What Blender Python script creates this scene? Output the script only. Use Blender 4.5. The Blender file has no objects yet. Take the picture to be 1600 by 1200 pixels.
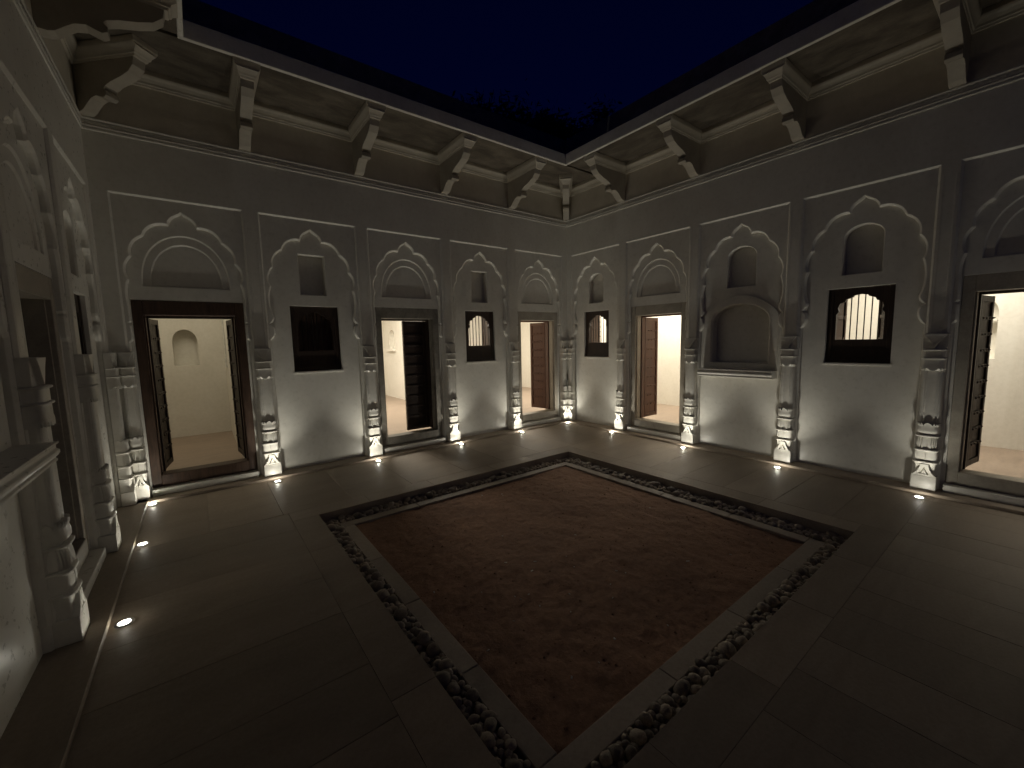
import bpy, bmesh, math, random
from mathutils import Vector, Matrix
from mathutils.geometry import tessellate_polygon

random.seed(7)
SC = bpy.context.scene
COL = SC.collection
R = math.radians

# ------------------------------------------------------------------ camera
W = 6.403            # width of the courtyard (x from -W to 0)
LB = 6.33            # depth of the courtyard (y from -LB to 0)
CAM = Vector((-5.6959, -5.7125, 1.6))
RGT = Vector((0.79516, -0.60597, -0.02293))
UPV = Vector((0.08259, 0.07076, 0.99407))
FWD = Vector((0.60075, 0.79234, -0.10632))
cam = bpy.data.cameras.new('camera'); cob = bpy.data.objects.new('camera', cam); COL.objects.link(cob)
cam.sensor_width = 36.0; cam.lens = 641.9 / 1600 * 36; cam.clip_start = 0.03; cam.clip_end = 400
m = Matrix.Identity(4)
for i in range(3):
    m[i][0] = RGT[i]; m[i][1] = UPV[i]; m[i][2] = -FWD[i]; m[i][3] = CAM[i]
cob.matrix_world = m
SC.camera = cob

# ------------------------------------------------------------------ night sky
world = bpy.data.worlds.new('World'); SC.world = world; world.use_nodes = True
wn = world.node_tree; wn.nodes.clear()
sky = wn.nodes.new('ShaderNodeTexSky'); sky.sky_type = 'NISHITA'; sky.sun_disc = False
sky.sun_elevation = R(-1.3); sky.sun_rotation = R(215); sky.ozone_density = 6.0; sky.air_density = 1.0; sky.dust_density = 0.3
bg = wn.nodes.new('ShaderNodeBackground'); bg.inputs['Strength'].default_value = 0.043
wo = wn.nodes.new('ShaderNodeOutputWorld')
deep = wn.nodes.new('ShaderNodeMix'); deep.data_type = 'RGBA'; deep.blend_type = 'MULTIPLY'; deep.inputs[0].default_value = 1.0; deep.inputs[7].default_value = (.30, .62, 1.12, 1)   # deep blue hour tint over the whole sky
wn.links.new(sky.outputs['Color'], deep.inputs[6]); wn.links.new(deep.outputs[2], bg.inputs['Color']); wn.links.new(bg.outputs['Background'], wo.inputs['Surface'])

# ------------------------------------------------------------------ exposure / render
SC.view_settings.view_transform = 'Standard'; SC.view_settings.look = 'None'
SC.view_settings.exposure = 0.0; SC.view_settings.gamma = 1.0
SC.render.engine = 'CYCLES'
cy = SC.cycles
cy.use_denoising = True
cy.max_bounces = 6; cy.diffuse_bounces = 5; cy.glossy_bounces = 2; cy.transmission_bounces = 2
cy.use_adaptive_sampling = True; cy.adaptive_threshold = 0.02
cy.caustics_reflective = False; cy.caustics_refractive = False
cy.sample_clamp_indirect = 4.0
cy.use_light_tree = True

BEAM_W, SPILL_W = 20.5, 1.7       # watts of one recessed floor light: beam and scattered light
LAMP_COL = (1.0, 0.955, 0.82)
ROOM_COL = (1.0, 0.92, 0.77)

# ------------------------------------------------------------------ materials
def newmat(name):
    mt = bpy.data.materials.new(name); mt.use_nodes = True
    nt = mt.node_tree; b = nt.nodes['Principled BSDF']
    return mt, nt, b
def noise(nt, scale, detail=4, rough=.55, coord='Object', stretch=None, dist=0.0):
    tc = nt.nodes.new('ShaderNodeTexCoord'); n = nt.nodes.new('ShaderNodeTexNoise')
    n.inputs['Scale'].default_value = scale; n.inputs['Detail'].default_value = detail
    n.inputs['Roughness'].default_value = rough; n.inputs['Distortion'].default_value = dist
    if stretch:
        mp = nt.nodes.new('ShaderNodeMapping'); mp.inputs['Scale'].default_value = stretch
        nt.links.new(tc.outputs[coord], mp.inputs['Vector']); nt.links.new(mp.outputs['Vector'], n.inputs['Vector'])
    else:
        nt.links.new(tc.outputs[coord], n.inputs['Vector'])
    return n.outputs['Fac']
def ramp(nt, fac, stops):
    r = nt.nodes.new('ShaderNodeValToRGB'); e = r.color_ramp.elements
    while len(e) < len(stops): e.new(0.5)
    for el, (p, c) in zip(e, stops):
        el.position = p; el.color = (*c, 1) if len(c) == 3 else c
    nt.links.new(fac, r.inputs['Fac']); return r.outputs['Color']
def mixc(nt, a, b, fac, mode='MIX'):
    mx = nt.nodes.new('ShaderNodeMix'); mx.data_type = 'RGBA'; mx.blend_type = mode
    if hasattr(fac, 'links') or not isinstance(fac, (int, float)): nt.links.new(fac, mx.inputs[0])
    else: mx.inputs[0].default_value = fac
    for k, v in ((6, a), (7, b)):
        if isinstance(v, tuple): mx.inputs[k].default_value = (*v, 1)
        else: nt.links.new(v, mx.inputs[k])
    return mx.outputs[2]
def bump(nt, b, h, strength, dist=.01, bevel=0.0):
    bp = nt.nodes.new('ShaderNodeBump'); bp.inputs['Strength'].default_value = strength; bp.inputs['Distance'].default_value = dist
    nt.links.new(h, bp.inputs['Height'])
    if bevel:
        bv = nt.nodes.new('ShaderNodeBevel'); bv.samples = 3; bv.inputs['Radius'].default_value = bevel
        nt.links.new(bv.outputs['Normal'], bp.inputs['Normal'])
    nt.links.new(bp.outputs['Normal'], b.inputs['Normal'])
def setrough(nt, b, fac, lo, hi):
    mr = nt.nodes.new('ShaderNodeMapRange'); mr.inputs['To Min'].default_value = lo; mr.inputs['To Max'].default_value = hi
    mr.inputs['From Min'].default_value = .3; mr.inputs['From Max'].default_value = .7
    nt.links.new(fac, mr.inputs['Value']); nt.links.new(mr.outputs['Result'], b.inputs['Roughness'])

def plaster(name, c1, c2, r0, r1, bev=.004, spec=.5, bs=.12):
    mt, nt, b = newmat(name)
    n1 = noise(nt, 2.2, 5, .6); n2 = noise(nt, 22, 4, .6)
    col = ramp(nt, n1, [(.3, c2), (.62, c1)])
    n4 = noise(nt, .9, 6, .7, stretch=(1.4, 1.4, .35), dist=.8)
    col = mixc(nt, col, ramp(nt, n4, [(.28, (.82, .80, .76)), (.52, (1, 1, 1))]), .5, 'MULTIPLY')
    fine = ramp(nt, n2, [(.35, (.93, .93, .92)), (.6, (1, 1, 1))])
    nt.links.new(mixc(nt, col, fine, .8, 'MULTIPLY'), b.inputs['Base Color'])
    setrough(nt, b, n2, r0, r1); b.inputs['Specular IOR Level'].default_value = spec
    n3 = noise(nt, 6, 4, .6)
    bump(nt, b, n3, bs, .006, bev)
    return mt
M = {}
M['plaster'] = plaster('lime_plaster', (.80, .78, .72), (.72, .695, .635), .24, .44, .007, bs=.035)
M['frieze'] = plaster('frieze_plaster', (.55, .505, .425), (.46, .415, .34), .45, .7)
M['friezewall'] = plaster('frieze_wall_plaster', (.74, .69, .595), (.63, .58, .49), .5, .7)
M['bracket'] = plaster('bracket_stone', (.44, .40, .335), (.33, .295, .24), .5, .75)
M['room'] = plaster('room_plaster', (.82, .80, .74), (.79, .765, .70), .5, .7, 0)

def stone(name, cA, cB, cC, rough=(.35, .6), scale=3.0, stretch=None, rnd=.3, bs=.25):
    mt, nt, b = newmat(name)
    n1 = noise(nt, scale, 6, .62, stretch=stretch, dist=.6); n2 = noise(nt, 45, 4, .7)
    col = ramp(nt, n1, [(.28, cA), (.5, cB), (.74, cC)])
    oi = nt.nodes.new('ShaderNodeObjectInfo')
    tone = ramp(nt, oi.outputs['Random'], [(0, (1 - rnd,) * 3), (1, (1, 1, 1))])
    col = mixc(nt, col, tone, 1.0, 'MULTIPLY')
    spk = ramp(nt, n2, [(.3, (.8, .79, .78)), (.6, (1, 1, 1))])
    nt.links.new(mixc(nt, col, spk, .7, 'MULTIPLY'), b.inputs['Base Color'])
    setrough(nt, b, n1, *rough); b.inputs['Specular IOR Level'].default_value = .35
    bump(nt, b, n2, bs, .004)
    return mt
M['pave'] = stone('sandstone_paving', (.295, .236, .182), (.37, .302, .236), (.435, .362, .288), (.48, .68), 1.6, (1, 3, 1), .24, .25)
M['joint'] = stone('paving_bed', (.33, .28, .225), (.41, .35, .285), (.47, .41, .34), (.6, .8), 4, None, .05)
M['kerb'] = stone('kerb_stone', (.36, .305, .25), (.44, .38, .315), (.51, .445, .375), (.5, .75), 4, None, .22)
M['greystone'] = stone('weathered_grey_stone', (.17, .155, .13), (.26, .24, .205), (.36, .335, .29), (.55, .8), 7, None, .1, .5)
M['palestone'] = stone('pale_stone', (.36, .32, .265), (.44, .40, .335), (.52, .475, .40), (.5, .7), 5, None, .1)
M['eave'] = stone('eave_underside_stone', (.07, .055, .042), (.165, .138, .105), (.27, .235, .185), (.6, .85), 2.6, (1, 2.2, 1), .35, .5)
M['pebble'] = stone('river_pebble', (.28, .235, .185), (.42, .355, .285), (.54, .47, .39), (.4, .65), 6, None, .6, .2)
M['roomfloor'] = stone('room_floor_stone', (.30, .23, .18), (.40, .315, .25), (.47, .38, .31), (.35, .55), 2.0, (1, 6, 1), .1)

def wood(name, c1, c2, c3, axis=(6, 6, .7), rough=(.4, .65)):
    mt, nt, b = newmat(name)
    n1 = noise(nt, 6, 6, .65, stretch=axis, dist=1.2); n2 = noise(nt, 60, 3, .6, stretch=(1, 1, .12))
    col = ramp(nt, n1, [(.3, c1), (.5, c2), (.72, c3)])
    nt.links.new(col, b.inputs['Base Color']); setrough(nt, b, n1, *rough); bump(nt, b, n2, .35, .003)
    return mt
M['wood_dark'] = wood('dark_brown_wood', (.016, .009, .006), (.032, .018, .012), (.055, .032, .02))
M['wood_red'] = wood('red_brown_wood', (.07, .028, .016), (.12, .05, .03), (.17, .078, .045))
M['wood_frame'] = wood('brown_wood_frame', (.04, .022, .014), (.075, .042, .026), (.11, .065, .04))
def flat(name, c, rough=.5, metal=0.0):
    mt, nt, b = newmat(name); n = noise(nt, 30, 3, .6)
    nt.links.new(ramp(nt, n, [(.3, tuple(x * .75 for x in c)), (.7, c)]), b.inputs['Base Color'])
    b.inputs['Roughness'].default_value = rough; b.inputs['Metallic'].default_value = metal; return mt
M['iron'] = flat('black_iron', (.02, .019, .018), .5, .6)
M['steel'] = flat('lamp_trim_steel', (.45, .44, .42), .35, 1.0)
M['chip'] = flat('pale_chip', (.82, .80, .74), .7)
M['bark'] = flat('bark', (.06, .045, .035), .9)
M['leaf'] = flat('leaf', (.05, .085, .03), .6)
M['ground'] = flat('dry_ground', (.12, .10, .075), .9)
M['switch'] = flat('white_plastic', (.7, .7, .66), .4)
mt, nt, b = newmat('dark_red_soil')
n1 = noise(nt, 1.3, 7, .65, dist=.5); n2 = noise(nt, 30, 5, .7)
col = ramp(nt, n1, [(.3, (.235, .130, .080)), (.5, (.30, .166, .102)), (.7, (.36, .203, .126))])
nt.links.new(mixc(nt, col, ramp(nt, n2, [(.35, (.7, .7, .7)), (.6, (1, 1, 1))]), .8, 'MULTIPLY'), b.inputs['Base Color'])
b.inputs['Roughness'].default_value = .9; bump(nt, b, n2, .6, .012); M['soil'] = mt
mt, nt, b = newmat('lamp_lens')
b.inputs['Base Color'].default_value = (.9, .9, .85, 1); b.inputs['Emission Color'].default_value = (*LAMP_COL, 1)
b.inputs['Emission Strength'].default_value = 18.0; M['lens'] = mt

# ------------------------------------------------------------------ mesh helpers
class MB:
    def __init__(s): s.v = []; s.f = []
    def add(s, vs, fs):
        o = len(s.v); s.v += [tuple(p) for p in vs]; s.f += [tuple(i + o for i in f) for f in fs]; return s
    def box(s, x0, x1, y0, y1, z0, z1, ch=0.0):
        if ch <= 0:
            vs = [(x, y, z) for z in (z0, z1) for y in (y0, y1) for x in (x0, x1)]
            return s.add(vs, [(0, 2, 3, 1), (4, 5, 7, 6), (0, 1, 5, 4), (2, 6, 7, 3), (0, 4, 6, 2), (1, 3, 7, 5)])
        bm = bmesh.new(); bmesh.ops.create_cube(bm, size=1)
        bmesh.ops.scale(bm, vec=(x1 - x0, y1 - y0, z1 - z0), verts=bm.verts)
        bmesh.ops.translate(bm, vec=((x0 + x1) / 2, (y0 + y1) / 2, (z0 + z1) / 2), verts=bm.verts)
        bmesh.ops.bevel(bm, geom=bm.edges[:], offset=ch, segments=1, affect='EDGES')
        bm.verts.index_update()
        s.add([v.co[:] for v in bm.verts], [[v.index for v in f.verts] for f in bm.faces]); bm.free(); return s
    def face(s, outer, holes, d):                       # outline in (s, z), at depth d
        loops = [[Vector((a, d, b)) for a, b in lp] for lp in [outer] + list(holes)]
        flat_ = [p for lp in loops for p in lp]
        return s.add(flat_, tessellate_polygon(loops))
    def strip(s, loop, d0, d1, closed=True):
        n = len(loop); vs = [(a, d0, b) for a, b in loop] + [(a, d1, b) for a, b in loop]
        return s.add(vs, [(i, (i + 1) % n, (i + 1) % n + n, i + n) for i in range(n if closed else n - 1)])
    def ramp_strip(s, l0, d0, l1, d1, closed=True):     # chamfer between two outlines of equal length
        n = len(l0); vs = [(a, d0, b) for a, b in l0] + [(a, d1, b) for a, b in l1]
        return s.add(vs, [(i, (i + 1) % n, (i + 1) % n + n, i + n) for i in range(n if closed else n - 1)])
    def prism(s, loop, d0, d1):                         # closed plate with an (s, z) outline
        s.face(loop, [], d0); s.face(loop, [], d1); return s.strip(loop, d0, d1)
    def loft(s, rings, cap=True, close=False):
        n = len(rings[0]); o = len(s.v)
        for r in rings: s.v += [tuple(p) for p in r]
        for k in range(len(rings) - 1):
            for i in range(n if close else n - 1):
                j = (i + 1) % n
                s.f.append((o + k * n + i, o + k * n + j, o + (k + 1) * n + j, o + (k + 1) * n + i))
        if cap:
            s.f.append(tuple(o + i for i in range(n))[::-1]); s.f.append(tuple(o + (len(rings) - 1) * n + i for i in range(n)))
        return s
    def tube(s, pts, r, n=8):
        pts = [Vector(p) for p in pts]; rings = []
        for i, p in enumerate(pts):
            t = (pts[min(i + 1, len(pts) - 1)] - pts[max(i - 1, 0)]).normalized()
            a = t.orthogonal().normalized(); bb = t.cross(a)
            rr = r[i] if isinstance(r, (list, tuple)) else r
            rings.append([p + rr * (math.cos(2 * math.pi * k / n) * a + math.sin(2 * math.pi * k / n) * bb) for k in range(n)])
        return s.loft(rings, True, True)
    def mesh(s, name, smooth=None):
        me = bpy.data.meshes.new(name); me.from_pydata(s.v, [], s.f); me.validate()
        bm = bmesh.new(); bm.from_mesh(me)
        bmesh.ops.remove_doubles(bm, verts=bm.verts, dist=1e-5)
        bmesh.ops.recalc_face_normals(bm, faces=bm.faces); bm.to_mesh(me); bm.free()
        if smooth:
            for p in me.polygons: p.use_smooth = True
            me.set_sharp_from_angle(angle=R(smooth))
        return me
    def obj(s, name, mat, parent=None, smooth=None):
        return link(name, s.mesh(name, smooth), mat, parent)
def link(name, me, mat, parent=None):
    if mat and not me.materials: me.materials.append(M[mat] if isinstance(mat, str) else mat)
    o = bpy.data.objects.new(name, me); COL.objects.link(o)
    if parent: o.parent = parent
    return o
def empty(name, loc=(0, 0, 0), rz=0, parent=None):
    o = bpy.data.objects.new(name, None); COL.objects.link(o); o.location = loc; o.rotation_euler = (0, 0, rz)
    o.empty_display_size = .1
    if parent: o.parent = parent
    return o
def tag(o, label, cat, group=None):
    o['label'] = label; o['category'] = cat
    if group: o['group'] = group
    return o
def thing_kind(o): o['kind'] = 'thing'; return o
def structure(o): o['kind'] = 'structure'; return o
def copy_tree(o, parent=None):
    c = o.copy(); COL.objects.link(c); c.parent = parent
    for ch in o.children: copy_tree(ch, c)
    return c

def arc(p0, p1, sag, n=6):                              # from p0 (excluded) to p1, bulging left of travel by sag
    (x0, y0), (x1, y1) = p0, p1; dx, dy = x1 - x0, y1 - y0; L = math.hypot(dx, dy); nx, ny = -dy / L, dx / L
    return [(x0 + dx * t + nx * sag * 4 * t * (1 - t), y0 + dy * t + ny * sag * 4 * t * (1 - t)) for t in [k / n for k in range(1, n + 1)]]
def cusped_half():
    pts = [(0, 3.018), (.014, 3.002), (.045, 2.983), (.082, 2.957), (.108, 2.92), (.119, 2.882)]
    pts += arc((.119, 2.882), (.330, 2.748), .050, 8)
    pts += arc((.330, 2.748), (.437, 2.535), .040, 7)
    pts += arc((.437, 2.535), (.474, 2.305), .036, 7)
    pts += arc((.474, 2.305), (.466, 1.945), .030, 8)
    pts += arc((.466, 1.945), (.510, 1.862), -.014, 4)
    pts += [(.478, 1.838)]
    pts += arc((.478, 1.838), (.519, 1.660), -.030, 6)
    return pts
HALF = cusped_half()
def cusped(c, wide=False):                              # left foot -> apex -> right foot; wide: feet clear of a door frame
    if wide:
        H = [(max(x, .492) if z < 2.12 else x, z) for x, z in HALF]
        return [(c - x, z) for x, z in H[::-1]] + [(c + x, z) for x, z in H[1:]]
    return [(c - x, z) for x, z in HALF[::-1]] + [(c + x, z) for x, z in HALF[1:]]
def arch_loop(c, hw, zb, zs, zt, n=20, pw=1.0):         # closed outline: straight jambs and a round head
    lp = [(c - hw, zb), (c + hw, zb)]
    for k in range(n + 1):
        a = math.pi * k / n
        lp.append((c + hw * math.cos(a), zs + (zt - zs) * math.sin(a) ** pw))
    return lp
def offset(path, c, closed=False):                      # shift an outline to the left of its direction of travel
    n = len(path); out = []
    def nrm(p, q):
        dx, dy = q[0] - p[0], q[1] - p[1]; L = math.hypot(dx, dy) or 1; return (-dy / L, dx / L)
    for i, p in enumerate(path):
        ns = []
        if i > 0 or closed: ns.append(nrm(path[i - 1], p))
        if i < n - 1 or closed: ns.append(nrm(p, path[(i + 1) % n]))
        a, b_ = sum(k[0] for k in ns) / len(ns), sum(k[1] for k in ns) / len(ns); L = max(math.hypot(a, b_), .6)
        out.append((p[0] + a / L * c, p[1] + b_ / L * c))
    return out
def rect(c, hw, z0, z1): return [(c - hw, z0), (c + hw, z0), (c + hw, z1), (c - hw, z1)]

ZP = 3.13; PW = 1.0785 / 2; D1_, D2_, CH = .020, .066, .0165         # panel head, half width, depth of panel and of bay
ZS = 3.69; ZE = 4.345; ZF = 4.497; EAVE = .834

# ------------------------------------------------------------------ carved pilaster (one set of meshes, shared)
def sect(hw, dp, z, n=14, flute=0, amp=0.0, e=.5, zf=None):
    pts = []
    for k in range(n + 1):
        a = math.pi * k / n; ca, sa = math.cos(a), math.sin(a)
        x = -hw * math.copysign(abs(ca) ** e, ca); y = -dp * abs(sa) ** e
        if flute: 
            q = 1 - amp * (.5 + .5 * math.cos(flute * 2 * math.pi * k / n)); y *= q; x *= 1 - (1 - q) * .4
        pts.append((x, y, z + (zf(k / n) if zf else 0)))
    return pts
BK = .03   # how far the carved stone runs back into the wall
def lofted(specs, **kw):
    mb = MB(); mb.loft([[(sect(h, d, z, **kw)[0][0], BK, z)] + sect(h, d, z, **kw) + [(sect(h, d, z, **kw)[-1][0], BK, z)] for z, h, d in specs]); return mb
def pilaster_meshes():
    P = []
    mb = MB(); mb.box(-.092, .092, -.094, BK, .0, .142, .004); P.append(('base_block', mb.mesh('base_block')))
    mb = lofted([(.142, .076, .070), (.20, .072, .066), (.268, .080, .076)], e=.35)
    pet = [(-.092, .142), (.092, .142), (.070, .160), (.050, .188), (.036, .222), (.028, .262), (-.028, .262), (-.036, .222), (-.050, .188), (-.070, .160)]
    inn = [(-.040, .160), (.040, .160), (.017, .205), (0, .243), (-.017, .205)]
    in2 = [(-.024, .160), (.024, .160), (.009, .192), (0, .212), (-.009, .192)]
    mb.face(pet, [inn], -.094); mb.strip(pet, -.094, -.06); mb.strip(inn, -.094, -.074); mb.face(inn, [], -.074); mb.prism(in2, -.090, -.07)
    P.append(('lotus_foot', mb.mesh('lotus_foot', 40)))
    ring = lambda z0, z1, h, d: lofted([(z0, h - .006, d - .006), (z0 + .004, h, d), (z1 - .004, h, d), (z1, h - .006, d - .006)], e=.4)
    P.append(('ring', ring(.268, .288, .090, .094).mesh('ring', 40)))
    mb = lofted([(.288, .080, .074), (.33, .084, .078), (.392, .080, .074)], e=.4)
    mb.box(-.002, .002, -.0800, -.070, .295, .388); P.append(('drum', mb.mesh('drum', 40)))
    P.append(('ring', ring(.392, .412, .089, .092).mesh('ring', 40)))
    mb = MB(); rr = []
    for z, h, d in [(.412, .068, .060), (.420, .082, .082), (.45, .083, .083), (.50, .079, .077), (.538, .070, .064)]:
        s_ = sect(h, d, z, n=72, flute=12, amp=.14, e=.5); rr.append([(s_[0][0], BK, z)] + s_ + [(s_[-1][0], BK, z)])
    mb.loft(rr); P.append(('fluted_bulb', mb.mesh('fluted_bulb', 50)))
    P.append(('ring', ring(.538, .556, .088, .090).mesh('ring', 40)))
    mb = MB(); zz = lambda t: .030 * abs(((t * 10) % 1) * 2 - 1) ; rr = []
    for z, h, d, w_ in [(.556, .064, .058, 0), (.580, .080, .082, 0), (.612, .080, .082, 0), (.640, .076, .074, .3), (.655, .081, .083, 1), (.657, .070, .055, 1)]:
        s_ = sect(h, d, z, n=60, e=.5, zf=(lambda t, w_=w_: w_ * zz(t))); rr.append([(s_[0][0], BK, z)] + s_ + [(s_[-1][0], BK, z)])
    mb.loft(rr); P.append(('leaf_vase', mb.mesh('leaf_vase', 50)))
    mb = MB(); rr = []
    for z, h, d in [(.60, .077, .058), (.70, .077, .058), (1.0, .076, .056), (1.26, .075, .055)]:
        s_ = sect(h, d, z, n=72, flute=12, amp=.06, e=.42); rr.append([(s_[0][0], BK, z)] + s_ + [(s_[-1][0], BK, z)])
    mb.loft(rr); P.append(('shaft', mb.mesh('shaft', 60)))
    mb = MB(); rr = []; sc = lambda t: .030 * abs(math.sin(t * math.pi * 8))
    for z, h, d, w_ in [(1.203, .070, .060, -1), (1.20, .083, .079, -1), (1.238, .083, .078, -.2), (1.262, .080, .074, 0), (1.318, .080, .074, 0)]:
        s_ = sect(h, d, z, n=80, e=.42, zf=(lambda t, w_=w_: -w_ * (sc(t) - .0) * (1 if w_ else 0))); rr.append([(s_[0][0], BK, z)] + s_ + [(s_[-1][0], BK, z)])
    mb.loft(rr); P.append(('scalloped_collar', mb.mesh('scalloped_collar', 50)))
    P.append(('ring', ring(1.318, 1.334, .086, .088).mesh('ring', 40)))
    mb = lofted([(1.334, .079, .072), (1.402, .079, .072)], e=.4); P.append(('neck', mb.mesh('neck', 40)))
    P.append(('ring', ring(1.402, 1.418, .088, .088).mesh('ring', 40)))
    mb = MB(); mb.box(-.086, .086, -.034, BK, 1.418, 1.568)
    tri = [(-.083, 1.566), (.083, 1.566), (.045, 1.512), (.018, 1.455), (0, 1.420), (-.018, 1.455), (-.045, 1.512)]
    mb.prism(tri, -.066, -.03); P.append(('capital', mb.mesh('capital')))
    return P
PIL = pilaster_meshes()
for _, me in PIL: me.materials.append(M['plaster'])
def pilaster(parent, s, sx=1.0, z0=.03):
    p = empty('pilaster', (s, 0, z0), 0, parent); p.scale = (sx, .86, (1.57 - z0) / 1.57)
    for nm, me in PIL: link(nm, me, None, p)
    return p

# ------------------------------------------------------------------ brackets under the eave
def bracket_mesh():
    prof = [(0, 3.80), (.06, 3.80), (.10, 3.815), (.15, 3.86), (.20, 3.90), (.26, 3.918), (.30, 3.905), (.34, 3.893), (.372, 3.912), (.375, 3.945),
            (.35, 3.968), (.37, 3.99), (.44, 4.02), (.55, 4.05), (.64, 4.085), (.70, 4.14), (.715, 4.205), (0, 4.205)]
    mb = MB(); n = len(prof)
    vs = [(-.055, -a, z) for a, z in prof] + [(.055, -a, z) for a, z in prof]
    mb.add(vs, [(i, (i + 1) % n, (i + 1) % n + n, i + n) for i in range(n)])
    tri = tessellate_polygon([[Vector((a, z, 0)) for a, z in prof]])
    mb.f += [tuple(t) for t in tri] + [tuple(k + n for k in t) for t in tri]
    body = mb.mesh('bracket_body')
    mb = MB()
    sp = [(4.205, .062, .735), (4.222, .066, .745), (4.226, .074, .755), (4.245, .078, .765), (4.27, .092, .80), (4.285, .105, .835 - .045), (4.30, .112, .80), (4.342, .112, .80)]
    mb.loft([[(-h, .02, z), (-h, -o_, z), (h, -o_, z), (h, .02, z)] for z, h, o_ in sp], True, True)
    return body, mb.mesh('bracket_cap', 30)
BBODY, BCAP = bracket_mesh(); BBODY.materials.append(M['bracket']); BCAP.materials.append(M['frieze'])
def bracket(parent, s, d=0, rz=0, sy=1):
    b_ = link('bracket', BBODY, None, parent); b_.location = (s, d, 0); b_.rotation_euler = (0, 0, rz); b_.scale = (1, sy, 1)
    link('bracket_cap', BCAP, None, b_)
    return b_

# ------------------------------------------------------------------ doors and windows (local wall coordinates)
def door_leaf(parent, s, side, ang, mat, studs=True, d0=.30, lw=.365):
    """side -1: hinged on the left, +1: on the right; ang: opened inwards"""
    z0, z1 = .235, 1.925; mb = MB(); t = .045
    X = lambda a: a * -side
    def bx(a0, a1, y0, y1, za, zb, ch=.002):
        x0, x1 = sorted((X(a0), X(a1))); mb.box(x0, x1, y0, y1, za, zb, ch)
    bx(.0, lw, .012, t, z0, z1)                          # boards
    bx(.0, .045, -.004, .014, z0, z1); bx(lw - .045, lw, -.004, .014, z0, z1)
    bx(.0455, lw - .0455, -.003, .014, z1 - .06, z1 - .001); bx(.0455, lw - .0455, -.003, .014, z0 + .001, z0 + .06)
    nb = 9
    for k in range(nb):
        z = z0 + .06 + (z1 - z0 - .12) * (k + 1) / (nb + 1)
        bx(.0455, lw - .0455, -.001, .013, z - .016, z + .016)
        if studs:
            for a in (.09, .18, .27):
                mb.loft([[(X(a) + r_ * math.cos(q), y_, z + r_ * math.sin(q)) for q in [2 * math.pi * i / 6 for i in range(6)]] for r_, y_ in ((.012, 0), (.010, -.006), (.003, -.010))], True, True)
            for a in (lw - .022,):
                mb.loft([[(X(a) + r_ * math.cos(q), y_, z + r_ * math.sin(q)) for q in [2 * math.pi * i / 6 for i in range(6)]] for r_, y_ in ((.014, -.003), (.011, -.008), (.004, -.012))], True, True)
    o = mb.obj('door_leaf', mat, parent); o.location = (s + side * .375, d0, 0); o.rotation_euler = (0, 0, -side * ang if side > 0 else ang)
    return o
def ring_pull(parent, s, d, z, rz=0, r=.032):
    mb = MB(); mb.tube([(r * math.sin(a), -.012, -r * math.cos(a) - r) for a in [2 * math.pi * i / 14 for i in range(15)]], .005, 6)
    mb.box(-.012, .012, -.012, .004, -.006, .014, .003)
    o = mb.obj('ring_pull', 'iron', parent, 40); o.location = (s, d, z); o.rotation_euler = (0, 0, rz); return o
def door(parent, c, fmat, wmat, leaves, studs=True, d0=.068):
    """stone or wood surround as the door part; threshold, inner frame and leaves below it"""
    mb = MB(); d1 = .205
    for sg in (-1, 1):
        a, b_ = sorted((c + sg * .486, c + sg * .402)); mb.box(a, b_, d0, d1, .10, 2.10, .004)
        a, b_ = sorted((c + sg * .4018, c + sg * .388)); mb.box(a, b_, d0 + .03, d1, .232, 1.948, .003)
    mb.box(c - .4018, c + .4018, d0, d1, 1.948, 2.10, .004)
    o = mb.obj('door', fmat, parent)
    MB().box(c - .4018, c + .4018, d0 - .012, d1 + .02, .10, .232, .006).obj('threshold', fmat, o)
    mb = MB()
    for sg in (-1, 1):
        a, b_ = sorted((c + sg * .430, c + sg * .372)); mb.box(a, b_, .2065, .296, .2335, 1.99, .003)
    mb.box(c - .3715, c + .3715, .2065, .296, 1.925, 1.99, .003)
    mb.obj('inner_frame', wmat, o)
    for side, ang, lm in leaves:
        lf = door_leaf(o, c, side, R(ang), lm, studs)
    return o
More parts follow.
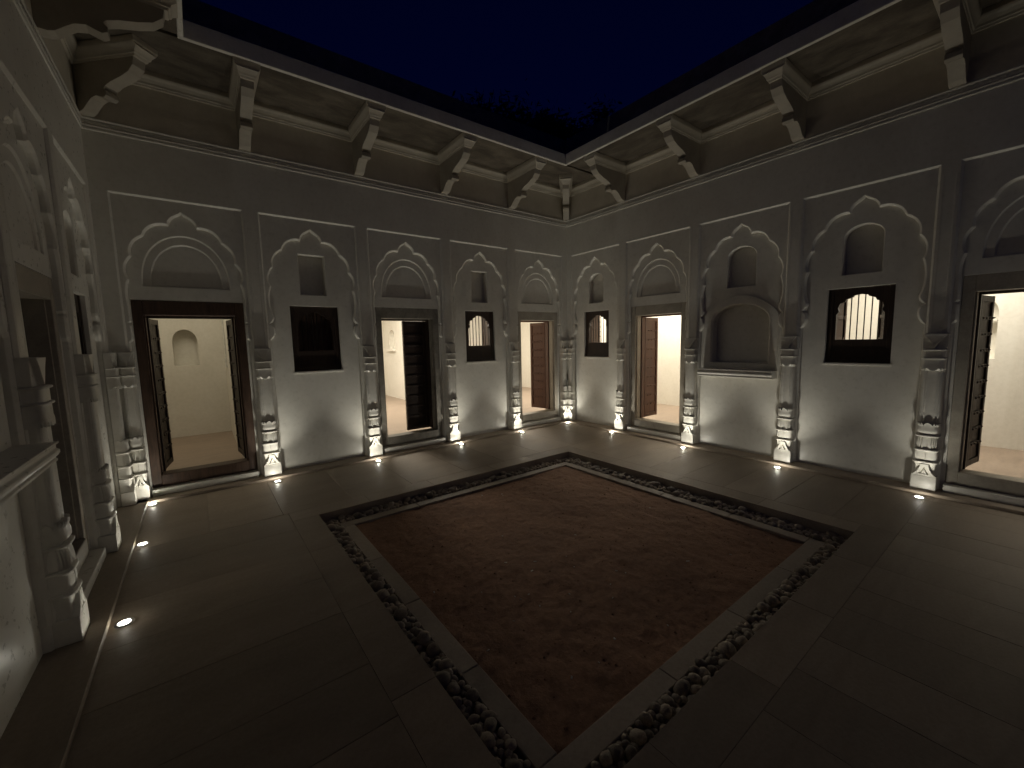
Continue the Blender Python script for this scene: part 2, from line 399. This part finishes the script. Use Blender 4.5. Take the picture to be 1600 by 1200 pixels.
def window(parent, c, shutters, closed=False):
    hw, z0, z1 = .285, 1.262, 2.085; d0, d1 = .105, .15
    hh = [(.208, 1.52), (.208, 1.80), (.186, 1.835), (.198, 1.872), (.178, 1.925), (.138, 1.938), (.124, 1.966), (.072, 1.985), (.060, 2.003), (0, 2.014)]
    hole = [(c + a, z) for a, z in hh] + [(c - a, z) for a, z in hh[-2::-1]]
    out = rect(c, hw, z0, z1); mb = MB()
    mb.face(out, [hole], d0); mb.face(out, [hole], d1); mb.strip(out, d0, d1); mb.strip(hole, d0, d1)
    mb.box(c - hw + .002, c + hw - .002, d0 - .014, d0 + .01, z0 + .002, z0 + .05, .003); mb.box(c - hw + .004, c - hw + .05, d0 - .008, d0 + .01, z0 + .0505, z1 - .002, .003)
    mb.box(c + hw - .05, c + hw - .004, d0 - .008, d0 + .01, z0 + .0505, z1 - .002, .003)
    o = mb.obj('window', 'wood_dark', parent)
    for k in range(6):
        x = c - .18 + .36 * (k + .5) / 6
        MB().tube([(x, d1 + .012, 1.50), (x, d1 + .012, 2.03)], .0062, 6).obj('bar', 'iron', o, 60)
    MB().box(c - .30, c + .30, D2_ - .012, .44, 1.236, 1.2605, .003).obj('sill', 'plaster', o)
    for side, ang in shutters:
        mb = MB(); X = lambda a: a * -side; lw = .2495 if closed else .225
        def bx(a0, a1, y0, y1, za, zb):
            x0, x1 = sorted((X(a0), X(a1))); mb.box(x0, x1, y0, y1, za, zb, .002)
        bx(0, lw, .01, .032, 1.50, 2.04); bx(0, .03, 0, .0105, 1.50, 2.04); bx(lw - .03, lw, 0, .0105, 1.50, 2.04)
        bx(.0305, lw - .0305, .001, .0105, 1.50, 1.54); bx(.0305, lw - .0305, .001, .0105, 2.0, 2.04); bx(.0305, lw - .0305, .001, .0105, 1.75, 1.79)
        if not closed:
            for k in range(6):
                zc = 1.54 + k * .09; lp = [(X(lw - .002), zc + .035), (X(lw - .002), zc - .035), (X(lw + .018), zc)]
                mb.prism(lp if side < 0 else lp[::-1], .012, .03)
        q = mb.obj('shutter', 'wood_frame', o); q.location = (c + side * (.25 if closed else .224), d1 + .035, 0); q.rotation_euler = (0, 0, -ang if side > 0 else ang)
    return o

# ------------------------------------------------------------------ wall builder
def build_wall(root, s0, s1, bays, cols, corner, eave_rng, fascia_rng, par):
    """bays: (centre, kind, options); cols: full pilasters; corner: s of corner pilasters"""
    # plain face between the panels, up to the eave
    mb = MB(); edges = [s0]
    for c, *_ in bays: edges += [c - PW - CH, c + PW + CH]
    edges.append(s1)
    for a, b_ in zip(edges[0::2], edges[1::2]): mb.face([(a, 0), (b_, 0), (b_, ZP + CH), (a, ZP + CH)], [], 0)
    mb.face([(s0, ZP + CH), (s1, ZP + CH), (s1, ZS + .05), (s0, ZS + .05)], [], 0)
    for c, *_ in bays:
        q0 = [(c - PW - CH, 0), (c - PW - CH, ZP + CH), (c + PW + CH, ZP + CH), (c + PW + CH, 0)]; q1 = [(c - PW, 0), (c - PW, ZP), (c + PW, ZP), (c + PW, 0)]
        mb.ramp_strip(q0, 0, q1, CH, False); mb.strip(q1, CH, D1_, False)
    for s in cols:
        for off in (-.045, .045):
            mb.loft([[(s + off + .008 * math.cos(a), .001 - .0028 * math.sin(a), z) for a in [math.pi * k / 5 for k in range(6)]] for z in (1.60, 3.04)], True)
    mb.obj('wall_face', 'plaster', root)
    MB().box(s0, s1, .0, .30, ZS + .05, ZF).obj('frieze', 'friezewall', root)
    # string course with a row of dentils
    mb = MB()
    prof = [(d * .38 if d < 0 else d, z) for d, z in [(.004, 3.684), (-.022, 3.684), (-.028, 3.690), (-.028, 3.702), (-.020, 3.708), (-.020, 3.716), (-.034, 3.722), (-.034, 3.730), (-.014, 3.736), (-.014, 3.772), (-.030, 3.777), (-.040, 3.786), (-.040, 3.797), (.004, 3.799)]]
    mb.loft([[(s, d, z) for d, z in prof] for s in (s0, s1)], True, True); mb.obj('string_course', 'plaster', root)
    mb = MB(); n = int((s1 - s0) / .042)
    for k in range(n):
        s = s0 + (k + .5) * (s1 - s0) / n; mb.box(s - .012, s + .012, -.012, -.003, 3.742, 3.767)
    o = mb.obj('dentil_row', 'plaster', root); o['kind'] = 'stuff'
    # ledge at the foot of the wall
    MB().box(s0, s1, -.165, .075, -.002, .030, .005).obj('plinth_ledge', 'pave', root)
    # bays
    for c, kind, opt in bays:
        cu = cusped(c, kind == 'door'); jam = HALF[-1][0]
        pth = [(c - jam, 0)] + cu + [(c + jam, 0)]; off = offset(pth, CH)
        mb = MB(); mb.face([(c - PW, 0), (c - PW, ZP), (c + PW, ZP), (c + PW, 0)] + off[::-1], [], D1_)
        mb.ramp_strip(off, D1_, pth, D1_ + CH, False); mb.strip(pth, D1_ + CH, D2_, False)
        ap = mb.obj('arch_panel', 'plaster', root)
        mb = MB(); holes = []; outer = rect(c, .5395, 0, 3.05)
        if kind == 'door':
            h = rect(c, .487, .10, 2.102); holes.append(h); mb.strip(h, D2_, .44)
            t1 = arch_loop(c, .372, 2.252, 2.252, 2.785, 24, .85); t2 = arch_loop(c, .300, 2.262, 2.262, 2.692, 24, .85)
            t1 = t1[0:1] + t1[2:][::-1][1:]; t2 = t2[0:1] + t2[2:][::-1][1:]
            o1, o2 = offset(t1, .011, True), offset(t2, .011, True); holes.append(o1); e1 = D2_ + .013; e2 = e1 + .012
            mb.ramp_strip(o1, D2_, t1, D2_ + .010); mb.strip(t1, D2_ + .010, e1); mb.face(t1, [o2], e1)
            mb.ramp_strip(o2, e1, t2, e1 + .010); mb.strip(t2, e1 + .010, e2); mb.face(t2, [], e2)
            mb.box(c - .487, c + .487, -.02, D2_ + .03, .0302, .0995, .004)
        elif kind == 'window':
            h = rect(c, .287, 1.236, 2.088); holes.append(h); mb.strip(h, D2_, .44)
        elif kind == 'niche':
            h = arch_loop(c, .356, 1.232, 1.76, 1.998); holes.append(h)
        if kind != 'door':
            if opt.get('square'): nl = rect(c, .150, 2.232, 2.722)
            else: nl = arch_loop(c, opt.get('nh', .160), 2.235, 2.612, 2.745)
            no = [(c + (x - c) * 1.05, z_ + (.007 if z_ > 2.3 else -.007)) for x, z_ in nl]
            holes.append(no); mb.ramp_strip(no, D2_, nl, D2_ + CH); mb.strip(nl, D2_ + CH, D2_ + .10); mb.face(nl, [], D2_ + .10)
        mb.face(outer, holes, D2_)
        mb.obj('bay_wall', 'plaster', ap)
        if kind == 'niche':                              # block standing proud with a deep arched niche
            mb = MB(); dF = D2_ - .016; hb = .470
            top = [(c + hb - hb * 2 * k / 24, 1.86 + .262 * math.sin(math.pi * k / 24) ** .8) for k in range(25)]
            o_ = [(c - hb, 1.09), (c + hb, 1.09)] + top
            ho = [(c + (x - c) * 1.055, z_ + (.018 if z_ > 1.3 else -.004)) for x, z_ in h]
            mb.face(o_, [ho], dF); mb.strip(o_, dF, D2_); mb.ramp_strip(ho, dF, h, dF + .020); mb.strip(h, dF + .020, .19); mb.face(h, [], .19)
            mb.obj('niche_block', 'plaster', ap)
            mb = MB(); pr = [(D2_, 1.040), (-.088, 1.040), (-.094, 1.046), (-.094, 1.056), (-.086, 1.062), (-.098, 1.074), (-.106, 1.088), (-.106, 1.102), (-.094, 1.110), (-.094, 1.126), (-.104, 1.134), (-.104, 1.144), (D2_, 1.144)]
            mb.loft([[(s, d, z) for d, z in pr] for s in (c - hb - .004, c + hb + .004)], True, True); mb.obj('niche_sill', 'plaster', ap)
        if kind == 'door': door(root, c, *opt['door'])
        if kind == 'window': window(root, c, opt.get('shutters', []), opt.get('closed', False))
    for s in cols: pilaster(root, s)
    for s in corner: pilaster(root, s, .70)
    # eave: slabs, fascia, moulding, brackets
    e0, e1 = eave_rng; cuts = [e0] + [s for s in sorted(cols) if e0 + .2 < s < e1 - .2] + [e1]
    for a, b_ in zip(cuts[:-1], cuts[1:]):
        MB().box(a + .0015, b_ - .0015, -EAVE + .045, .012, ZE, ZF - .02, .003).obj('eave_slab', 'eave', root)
    MB().box(fascia_rng[0], fascia_rng[1], -EAVE, -EAVE + .0445, ZE - .006, ZF, .005).obj('fascia', 'plaster', root)
    mp = [(.006, 4.205), (-.018, 4.205), (-.022, 4.222), (-.030, 4.226), (-.034, 4.245), (-.050, 4.27), (-.066, 4.285), (-.074, 4.30), (-.074, 4.342), (.006, 4.342)]
    cc = [s0] + sorted(cols) + [s1]
    for a, b_ in zip(cc[:-1], cc[1:]):
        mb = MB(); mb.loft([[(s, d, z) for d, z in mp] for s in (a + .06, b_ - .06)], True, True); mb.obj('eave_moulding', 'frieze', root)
    for s in cols: bracket(root, s)
    MB().box(par[0], par[1], .10, .28, ZF - .01, 5.30, .01).obj('parapet', 'greystone', root)

# ------------------------------------------------------------------ the three walls in view
wallA = empty('courtyard_wall', (-W, 0, 0), 0)
tag(wallA, 'white plaster wall with three doors and two windows, below the dark treetops', 'wall', 'scalloped courtyard walls')
cA = [.6817, 1.9416, 3.2014, 4.4613, 5.7212]
colA = [1.3117, 2.5715, 3.8314, 5.0912]
build_wall(wallA, 0, W, [
    (cA[0], 'door', dict(door=('wood_frame', 'wood_dark', [(-1, 82, 'wood_dark'), (1, 84, 'wood_dark')], True, .064))),
    (cA[1], 'window', dict(square=True, shutters=[(-1, 0), (1, 0)], closed=True)),
    (cA[2], 'door', dict(door=('greystone', 'wood_dark', [(1, 1, 'wood_dark'), (-1, 104, 'wood_dark')]))),
    (cA[3], 'window', dict(square=True, shutters=[(1, R(97)), (-1, R(112))])),
    (cA[4], 'door', dict(door=('palestone', 'wood_red', [(1, 78, 'wood_red'), (-1, 104, 'wood_red')])))],
    colA, [.118, W - .118], (0, W), (EAVE - .0445, W - EAVE + .0445), (-.28, W + .28))
wallB = empty('courtyard_wall', (0, 0, 0), -math.pi / 2)
tag(wallB, 'white plaster wall on the right, with arched niche block between open door and barred window', 'wall', 'scalloped courtyard walls')
cB = [.673 + 1.242 * k for k in range(5)]; colB = [1.294 + 1.242 * k for k in range(5)]
build_wall(wallB, 0, 6.33, [
    (cB[0], 'window', dict(shutters=[(-1, R(84)), (1, R(112))])),
    (cB[1], 'door', dict(door=('palestone', 'wood_red', [(-1, 90, 'wood_red'), (1, 104, 'wood_red')]))),
    (cB[2], 'niche', dict(nh=.175)),
    (cB[3], 'window', dict(nh=.165, shutters=[(-1, R(80)), (1, R(58))])),
    (cB[4], 'door', dict(door=('palestone', 'wood_dark', [(-1, 81, 'wood_dark'), (1, 100, 'wood_dark')])))],
    colB[:4], [.118], (EAVE, 6.33), (EAVE, 6.33), (-.0985, 6.33))
wallC = empty('courtyard_wall', (-W, 0, 0), math.pi / 2)
tag(wallC, 'white plaster wall close on the left, seen edge on, with polished sheen near floor', 'wall', 'scalloped courtyard walls')
build_wall(wallC, -6.33, 0, [
    (-cB[4], 'door', dict(door=('palestone', 'wood_dark', [(-1, 0, 'wood_dark'), (1, 0, 'wood_dark')]))),
    (-cB[3], 'window', dict(nh=.165, shutters=[(-1, 0), (1, 0)], closed=True)),
    (-cB[2], 'niche', dict(nh=.175)),
    (-cB[1], 'door', dict(door=('palestone', 'wood_dark', [(1, 1, 'wood_dark'), (-1, 100, 'wood_dark')]))),
    (-cB[0], 'window', dict(shutters=[(-1, 0), (1, 0)], closed=True))],
    [-s for s in colB[:4]], [-.118], (-6.33, -EAVE), (-6.33, -EAVE), (-6.33, .0985))
for w_ in (wallA, wallB, wallC): thing_kind(w_)
# diagonal brackets in the two corners
bracket(wallA, W - .02, -.02, R(45), .95 * 1.0).rotation_euler = (0, 0, R(-45))
bracket(wallA, .02, -.02, R(45), .95)

# chain and ring on the brown door, ring pulls on the others
ring_pull(wallA, cA[0] + .325, .42, 1.62, R(80), .03); 

# ------------------------------------------------------------------ rooms behind the openings
def room(x0, x1, y0, y1, power, col, lamp, niches=(), zf=.10, zc=2.95, front=None, size=1.3):
    mb = MB()
    # each side as a plane with optional niche holes; given as (side, list of loops, depth)
    def plane(side, loops):
        if side in 'NS': a0, a1 = x0, x1
        else: a0, a1 = y0, y1
        out = [(a0, zf), (a1, zf), (a1, zc), (a0, zc)]
        t = MB(); t.face(out, [l for l, _ in loops], 0)
        for l, dd in loops: t.strip(l, 0, dd); t.face(l, [], dd)
        if side == 'N': vs = [(a, y1 + d, z) for a, d, z in t.v]
        if side == 'S': vs = [(a, y0 - d, z) for a, d, z in t.v]
        if side == 'E': vs = [(x1 + d, a, z) for a, d, z in t.v]
        if side == 'W': vs = [(x0 - d, a, z) for a, d, z in t.v]
        mb.add(vs, t.f)
    nd = dict(niches)
    for s_ in 'NSEW':
        if s_ != front: plane(s_, nd.get(s_, []))
    mb.add([(x0, y0, zc), (x1, y0, zc), (x1, y1, zc), (x0, y1, zc)], [(0, 1, 2, 3)])
    rw = structure(mb.obj('room_walls', 'room'))
    rf = structure(MB().box(x0, x1, y0, y1, zf - .05, zf + .001).obj('room_floor', 'roomfloor'))
    if power:
        L = bpy.data.lights.new('room_lamp', 'AREA'); L.shape = 'DISK'; L.size = size; L.energy = power; L.color = col
        lo = bpy.data.objects.new('room_lamp', L); COL.objects.link(lo); lo.location = lamp
    return rw
r1 = room(-6.95, -5.335, .30, 3.10, 11, (1.0, .88, .66), (-5.95, 1.6, 2.9), [('N', [(arch_loop(-5.86, .165, 1.30, 1.70, 1.90), .25)])], front='S')
r2 = room(-5.20, -1.48, .30, 6.3, 145, ROOM_COL, (-3.2, 3.2, 2.92), [('E', [(arch_loop(5.21, .2, 1.45, 1.75, 1.95), .14)])], front='S')
MB().box(-1.56, -1.478, 4.95, 5.47, 1.37, 1.44, .01).obj('niche_shelf', 'room', r2)
room(-1.30, 2.50, .30, 5.2, 135, ROOM_COL, (.6, 2.4, 2.92), front='S')
room(.30, 2.45, -2.75, .12, 78, ROOM_COL, (1.5, -1.0, 2.92), front='W')
r5 = room(.30, 2.28, -8.2, -3.35, 58, ROOM_COL, (1.3, -4.9, 2.92), [('E', [(arch_loop(-5.02, .25, 1.225, 1.80, 2.05), .16)])], front='W')
MB().box(2.27, 2.42, -5.265, -4.775, 1.70, 1.715, .003).obj('niche_shelf', 'room', r5)
room(-9.4, -W - .30, -2.8, -1.0, 2.5, (1.0, .86, .66), (-8.5, -1.80, 2.6), front='E', size=.12)
MB().box(-5.362, -5.334, 2.42, 2.56, 1.26, 1.42, .006).obj('switch_box', 'switch', r1)
MB().tube([(-5.345, 2.49, 1.42), (-5.345, 2.49, 2.9)], .011, 8).obj('conduit', 'switch', r1, 60)
mb = MB(); mb.loft([[(r_ * math.cos(2 * math.pi * i / 14), r_ * math.sin(2 * math.pi * i / 14), z) for i in range(14)] for r_, z in ((.02, 0), (.05, .018), (.062, .034), (.055, .034), (.042, .02))], True, True)
bw = tag(mb.obj('bowl', 'iron', None, 40), 'small dark bowl on the niche shelf in the room at the right edge', 'bowl'); bw.location = (2.33, -5.19, 1.7155)

# ------------------------------------------------------------------ paving
PX0, PX1, PY0, PY1 = -4.916, -1.615, -4.847, -1.614
bed = MB()
for x0, x1, y0, y1 in ((-W, 0, PY1, .0), (-W, 0, -LB, PY0), (-W, PX0, PY0, PY1), (PX1, 0, PY0, PY1)):
    ax = .002 if (x0, x1) == (-W, PX0) else 0
    bed.box(x0, x1, y0, y1, -.30, -.006)
paving = structure(bed.obj('paving', 'joint'))
def slab(x0, x1, y0, y1, long_y=False):
    g = .0008; mb = MB(); dz = random.uniform(-.0006, .0004)
    mb.box(-(x1 - x0) / 2 + g, (x1 - x0) / 2 - g, -(y1 - y0) / 2 + g, (y1 - y0) / 2 - g, -.05, dz, .001)
    o = mb.obj('paving_slab', 'pave', paving); o.location = ((x0 + x1) / 2, (y0 + y1) / 2, 0)
    return o
BW = .222
def runs(a, b_, step, jit=.12):
    n = max(1, round((b_ - a) / step)); xs = [a + (b_ - a) * k / n for k in range(n + 1)]
    return [x if i in (0, n) else x + random.uniform(-jit, jit) * step for i, x in enumerate(xs)]
def slabs_x(a, b_, y0, y1, step):
    r = runs(a, b_, step)
    for p, q in zip(r[:-1], r[1:]): slab(p, q, y0, y1)
def slabs_y(x0, x1, a, b_, step):
    r = runs(a, b_, step)
    for p, q in zip(r[:-1], r[1:]): slab(x0, x1, p, q)
# border course round the sunken bed
slabs_x(PX0 - BW, PX1 + BW, PY1, PY1 + BW, .8); slabs_x(PX0 - BW, PX1 + BW, PY0 - BW, PY0, .8)
slabs_y(PX0 - BW, PX0, PY0, PY1, .8); slabs_y(PX1, PX1 + BW, PY0, PY1, .8)
# long slabs from the border to the walls
slabs_x(-W + .01, -.01, PY1 + BW, -.01, .62); slabs_x(-W + .01, -.01, -LB, PY0 - BW, .36)
slabs_y(-W + .01, PX0 - BW, PY0 - BW, PY1 + BW, .46); slabs_y(PX1 + BW, -.01, PY0 - BW, PY1 + BW, .46)

# ------------------------------------------------------------------ sunken bed: pebbles, kerb, soil
ch = structure(MB().box(PX0 - .01, PX1 + .01, PY0 - .01, PY1 + .01, -.34, -.145).obj('pebble_channel', 'joint'))
KX0, KX1, KY0, KY1 = -4.772, -1.782, -4.712, -1.732; KW = .113
kerb = structure(MB().box(KX0 + .01, KX1 - .01, KY0 + .01, KY1 - .01, -.20, -.135).obj('kerb', 'joint'))
def kstone(x0, x1, y0, y1):
    mb = MB(); mb.box(-(x1 - x0) / 2 + .0015, (x1 - x0) / 2 - .0015, -(y1 - y0) / 2 + .0015, (y1 - y0) / 2 - .0015, -.17, -.087 + random.uniform(-.002, .002), .004)
    o = mb.obj('kerb_stone', 'kerb', kerb); o.location = ((x0 + x1) / 2, (y0 + y1) / 2, 0)
for y0 in (KY0, KY1 - KW):
    r = runs(KX0, KX1, .75)
    for p, q in zip(r[:-1], r[1:]): kstone(p, q, y0, y0 + KW)
for x0 in (KX0, KX1 - KW):
    r = runs(KY0 + KW, KY1 - KW, .75)
    for p, q in zip(r[:-1], r[1:]): kstone(x0, x0 + KW, p, q)
from mathutils import noise as mnoise
nx = 150; mb = MB(); sx0, sx1, sy0, sy1 = KX0 + KW - .005, KX1 - KW + .005, KY0 + KW - .005, KY1 - KW + .005
for j in range(nx + 1):
    for i in range(nx + 1):
        x = sx0 + (sx1 - sx0) * i / nx; y = sy0 + (sy1 - sy0) * j / nx
        mb.v.append((x, y, -.108 + .012 * mnoise.noise((x * 1.7, y * 1.7, 0)) + .008 * mnoise.noise((x * 7, y * 7, 3)) + .006 * mnoise.noise((x * 19, y * 19, 5))))
for j in range(nx):
    for i in range(nx):
        a = j * (nx + 1) + i; mb.f.append((a, a + 1, a + nx + 2, a + nx + 1))
soil = structure(mb.obj('soil_bed', 'soil', None, 60))
for k in range(34):
    if k < 20: x, y = random.gauss(-3.9, .35), random.gauss(-3.55, .35)
    else: x, y = random.uniform(sx0 + .1, sx1 - .1), random.uniform(sy0 + .1, sy1 - .1)
    if not (sx0 < x < sx1 and sy0 < y < sy1): continue
    r = random.uniform(.004, .009); mb = MB()
    mb.box(-r * random.uniform(1, 2), r, -r * .6, r * .6, 0, .003, .001)
    o = mb.obj('stone_chip', 'chip', soil); o.location = (x, y, -.108 + .012 * mnoise.noise((x * 1.7, y * 1.7, 0)) + .008 * mnoise.noise((x * 7, y * 7, 3)) + .006 * mnoise.noise((x * 19, y * 19, 5)) + .001)
    o.rotation_euler = (random.uniform(-.2, .2), random.uniform(-.2, .2), random.uniform(0, 6))
clod = MB(); ico = [(0, 0, .8), (.9, 0, .1), (.28, .86, .0), (-.73, .53, .1), (-.73, -.53, .0), (.28, -.86, .1)]
for k in range(900):
    x, y = random.uniform(sx0 + .02, sx1 - .02), random.uniform(sy0 + .02, sy1 - .02); r = random.choice((.003, .004, .005, .007, .010)) * random.uniform(.7, 1.2)
    z = -.109 + .012 * mnoise.noise((x * 1.7, y * 1.7, 0)) + .008 * mnoise.noise((x * 7, y * 7, 3)); a0 = random.uniform(0, 6)
    clod.add([(x + r * (p[0] * math.cos(a0) - p[1] * math.sin(a0)), y + r * (p[0] * math.sin(a0) + p[1] * math.cos(a0)), z + r * p[2]) for p in ico], [(0, 1, 2), (0, 2, 3), (0, 3, 4), (0, 4, 5), (0, 5, 1)])
me = bpy.data.meshes.new('soil_crumbs'); me.from_pydata(clod.v, [], clod.f); o = link('soil_crumbs', me, 'soil', soil); o['kind'] = 'stuff'
pmesh = []
for k in range(8):
    bm = bmesh.new(); bmesh.ops.create_icosphere(bm, subdivisions=2, radius=1.0)
    sx, sy, sz = random.uniform(.85, 1.25), random.uniform(.75, 1.0), random.uniform(.6, .85)
    for v in bm.verts:
        q = 1 + .16 * mnoise.noise(v.co * 1.3 + Vector((k * 9, 0, 0))); v.co = Vector((v.co.x * sx * q, v.co.y * sy * q, v.co.z * sz * q))
    me = bpy.data.meshes.new('pebble'); bm.to_mesh(me); bm.free()
    for p in me.polygons: p.use_smooth = True
    me.materials.append(M['pebble']); pmesh.append(me)
spots = []
def fill(x0, x1, y0, y1, n):
    tries = 0
    while n > 0 and tries < 20000:
        tries += 1; r = random.choice((.022, .028, .034, .040, .046)) * random.uniform(.85, 1.1)
        x, y = random.uniform(x0 + r * .6, x1 - r * .6), random.uniform(y0 + r * .6, y1 - r * .6)
        if all((x - a) ** 2 + (y - b_) ** 2 > (.66 * (r + c_)) ** 2 for a, b_, _, c_ in spots):
            spots.append((x, y, -.108 + r * .52 + random.uniform(0, .014), r)); n -= 1
fill(PX0, KX0, PY0, PY1, 400); fill(KX1, PX1, PY0, PY1, 400); fill(KX0, KX1, KY1, PY1, 360); fill(KX0, KX1, PY0, KY0, 360)
spots.sort(key=lambda q: (Vector(q[:3]) - CAM).length / q[3])
rest = MB()
for k, (x, y, z, r) in enumerate(spots):
    me = pmesh[k % 8]; rot = (random.uniform(-.4, .4), random.uniform(-.4, .4), random.uniform(0, 6.28))
    if k < 300:
        o = link('pebble', me, None, ch); o.location = (x, y, z); o.scale = (r, r, r); o.rotation_euler = rot
    else:
        mx = Matrix.LocRotScale(Vector((x, y, z)), __import__('mathutils').Euler(rot), Vector((r, r, r)))
        rest.add([mx @ v.co for v in me.vertices], [tuple(p.vertices) for p in me.polygons])
o = rest.obj('small_pebbles', 'pebble', ch, 180); o['kind'] = 'stuff'

# ------------------------------------------------------------------ recessed floor lights
lamp_me = []
mb = MB(); n = 24
mb.loft([[(r_ * math.cos(2 * math.pi * i / n), r_ * math.sin(2 * math.pi * i / n), z) for i in range(n)] for r_, z in ((.046, .0005), (.046, .005), (.043, .0065), (.031, .0065), (.029, .004))], False, True)
ME_RING = mb.mesh('trim_ring', 40); ME_RING.materials.append(M['steel'])
mb = MB(); mb.loft([[(r_ * math.cos(2 * math.pi * i / n), r_ * math.sin(2 * math.pi * i / n), z) for i in range(n)] for r_, z in ((.0295, .0015), (.0295, .0045), (.020, .0060))], True, True)
ME_LENS = mb.mesh('lens', 60); ME_LENS.materials.append(M['lens'])
def floor_light(x, y, aim, label, f=1.0, g=None):
    o = tag(empty('floor_light', (x, y, .0005)), label, 'floor light', 'recessed floor lights')
    link('trim_ring', ME_RING, None, o); link('lens', ME_LENS, None, o)
    for nm, size, tilt, watt in (('lamp_beam', 102, 7, BEAM_W), ('lamp_spill', 0, 8, SPILL_W)):   # narrow reflector beam and light scattered by the glass
        L = bpy.data.lights.new(nm, 'SPOT' if size else 'POINT'); L.shadow_soft_size = .022 if size else .009
        if size: L.spot_size = R(size); L.spot_blend = 1.0
        L.energy = watt * (f if nm == 'lamp_beam' or g is None else g); L.color = LAMP_COL
        lo = bpy.data.objects.new(nm, L); COL.objects.link(lo); lo.parent = o; lo.location = (0, 0, .012)
        d = Vector((aim[0] * math.sin(R(tilt)), aim[1] * math.sin(R(tilt)), math.cos(R(tilt))))
        lo.rotation_euler = (-d).to_track_quat('Z', 'Y').to_euler()
n_, e_, w_ = (0, 1), (1, 0), (-1, 0); q = .7071
floor_light(-6.200, -.205, (-q, q), 'floor light in the corner left of the brown wooden door', 0.42, .7)
floor_light(-5.075, -.262, n_, 'floor light before the pilaster right of the brown wooden door', 0.95)
floor_light(-3.865, -.245, n_, 'floor light before the pilaster left of the grey framed half closed door')
floor_light(-2.552, -.225, n_, 'floor light before the pilaster right of the grey framed half closed door')
floor_light(-1.335, -.225, n_, 'floor light before the pilaster left of the open door nearest the far corner')
floor_light(-.185, -.185, (q, q), 'floor light in the far corner where the two lit walls meet')
floor_light(-.225, -1.262, e_, 'floor light before the pilaster between far corner window and open studded door')
floor_light(-.262, -2.585, e_, 'floor light before the pilaster between open studded door and arched niche block')
floor_light(-.272, -3.800, e_, 'floor light before the pilaster between arched niche block and bright barred window', 0.78)
floor_light(-.285, -5.030, e_, 'floor light before the pilaster at the doorway on the right edge', 0.52)
floor_light(-6.190, -1.293, w_, 'floor light before the far pilaster of the dark doorway on the left wall', 0.10, .26)
floor_light(-6.172, -2.523, w_, 'floor light nearest the camera, before the left wall, largest of them', 0.09, .26)

floor_light(-.280, -6.240, e_, 'floor light by the right wall, beyond the doorway on the right edge', .45)

# ------------------------------------------------------------------ ground and trees beyond the roof
structure(MB().box(-70, 70, -70, 70, -.60, -.36).obj('ground', 'ground'))
def tree(x, y, h, rad, label, seed, lo=.55):
    rnd = random.Random(seed); t = tag(empty('tree', (x, y, -.36)), label, 'tree', 'treetops above the roof')
    mb = MB(); mb.tube([(0, 0, 0), (.1, .05, h * .3), (-.05, .1, h * .6), (.05, 0, h * .9)], [.22, .18, .11, .03], 8)
    tips = []
    for k in range(16):
        a = rnd.uniform(0, 6.28); z = h * rnd.uniform(lo, .86); r = rad * rnd.uniform(.5, 1.0); zz = min(h * .99, z + rnd.uniform(.2, 1.3))
        p = (r * math.cos(a), r * math.sin(a), zz); tips.append(p)
        mb.tube([(0, 0, z * .86), (p[0] * .5, p[1] * .5, z), p], [.06, .035, .012], 5)
    tips.append((0, 0, h * .95)); mb.obj('trunk', 'bark', t)
    mb = MB()
    for p in tips:
        cl = rad * rnd.uniform(.22, .42)
        for k in range(520):
            d = Vector((rnd.gauss(0, 1), rnd.gauss(0, 1), rnd.gauss(0, .75))) * cl * .62; c = Vector(p) + d
            u = Vector((rnd.gauss(0, 1), rnd.gauss(0, 1), rnd.gauss(0, 1))).normalized(); v = u.orthogonal().normalized(); s = rnd.uniform(.10, .20)
            mb.v += [tuple(c - u * s), tuple(c + v * s * .5), tuple(c + u * s), tuple(c - v * s * .5)]; b0 = len(mb.v) - 4; mb.f.append((b0, b0 + 1, b0 + 2, b0 + 3))
    me = bpy.data.meshes.new('crown'); me.from_pydata(mb.v, [], mb.f); link('crown', me, 'leaf', t)
tree(4.9, 9.2, 11.2, 1.9, 'dark treetop left of the far corner, above the eave', 3)
tree(8.3, 9.6, 12.6, 2.0, 'dark treetop straight above the far corner of the eave', 5)
tree(11.8, 9.3, 13.9, 1.6, 'small dark treetop right of the far corner, above the eave', 8)
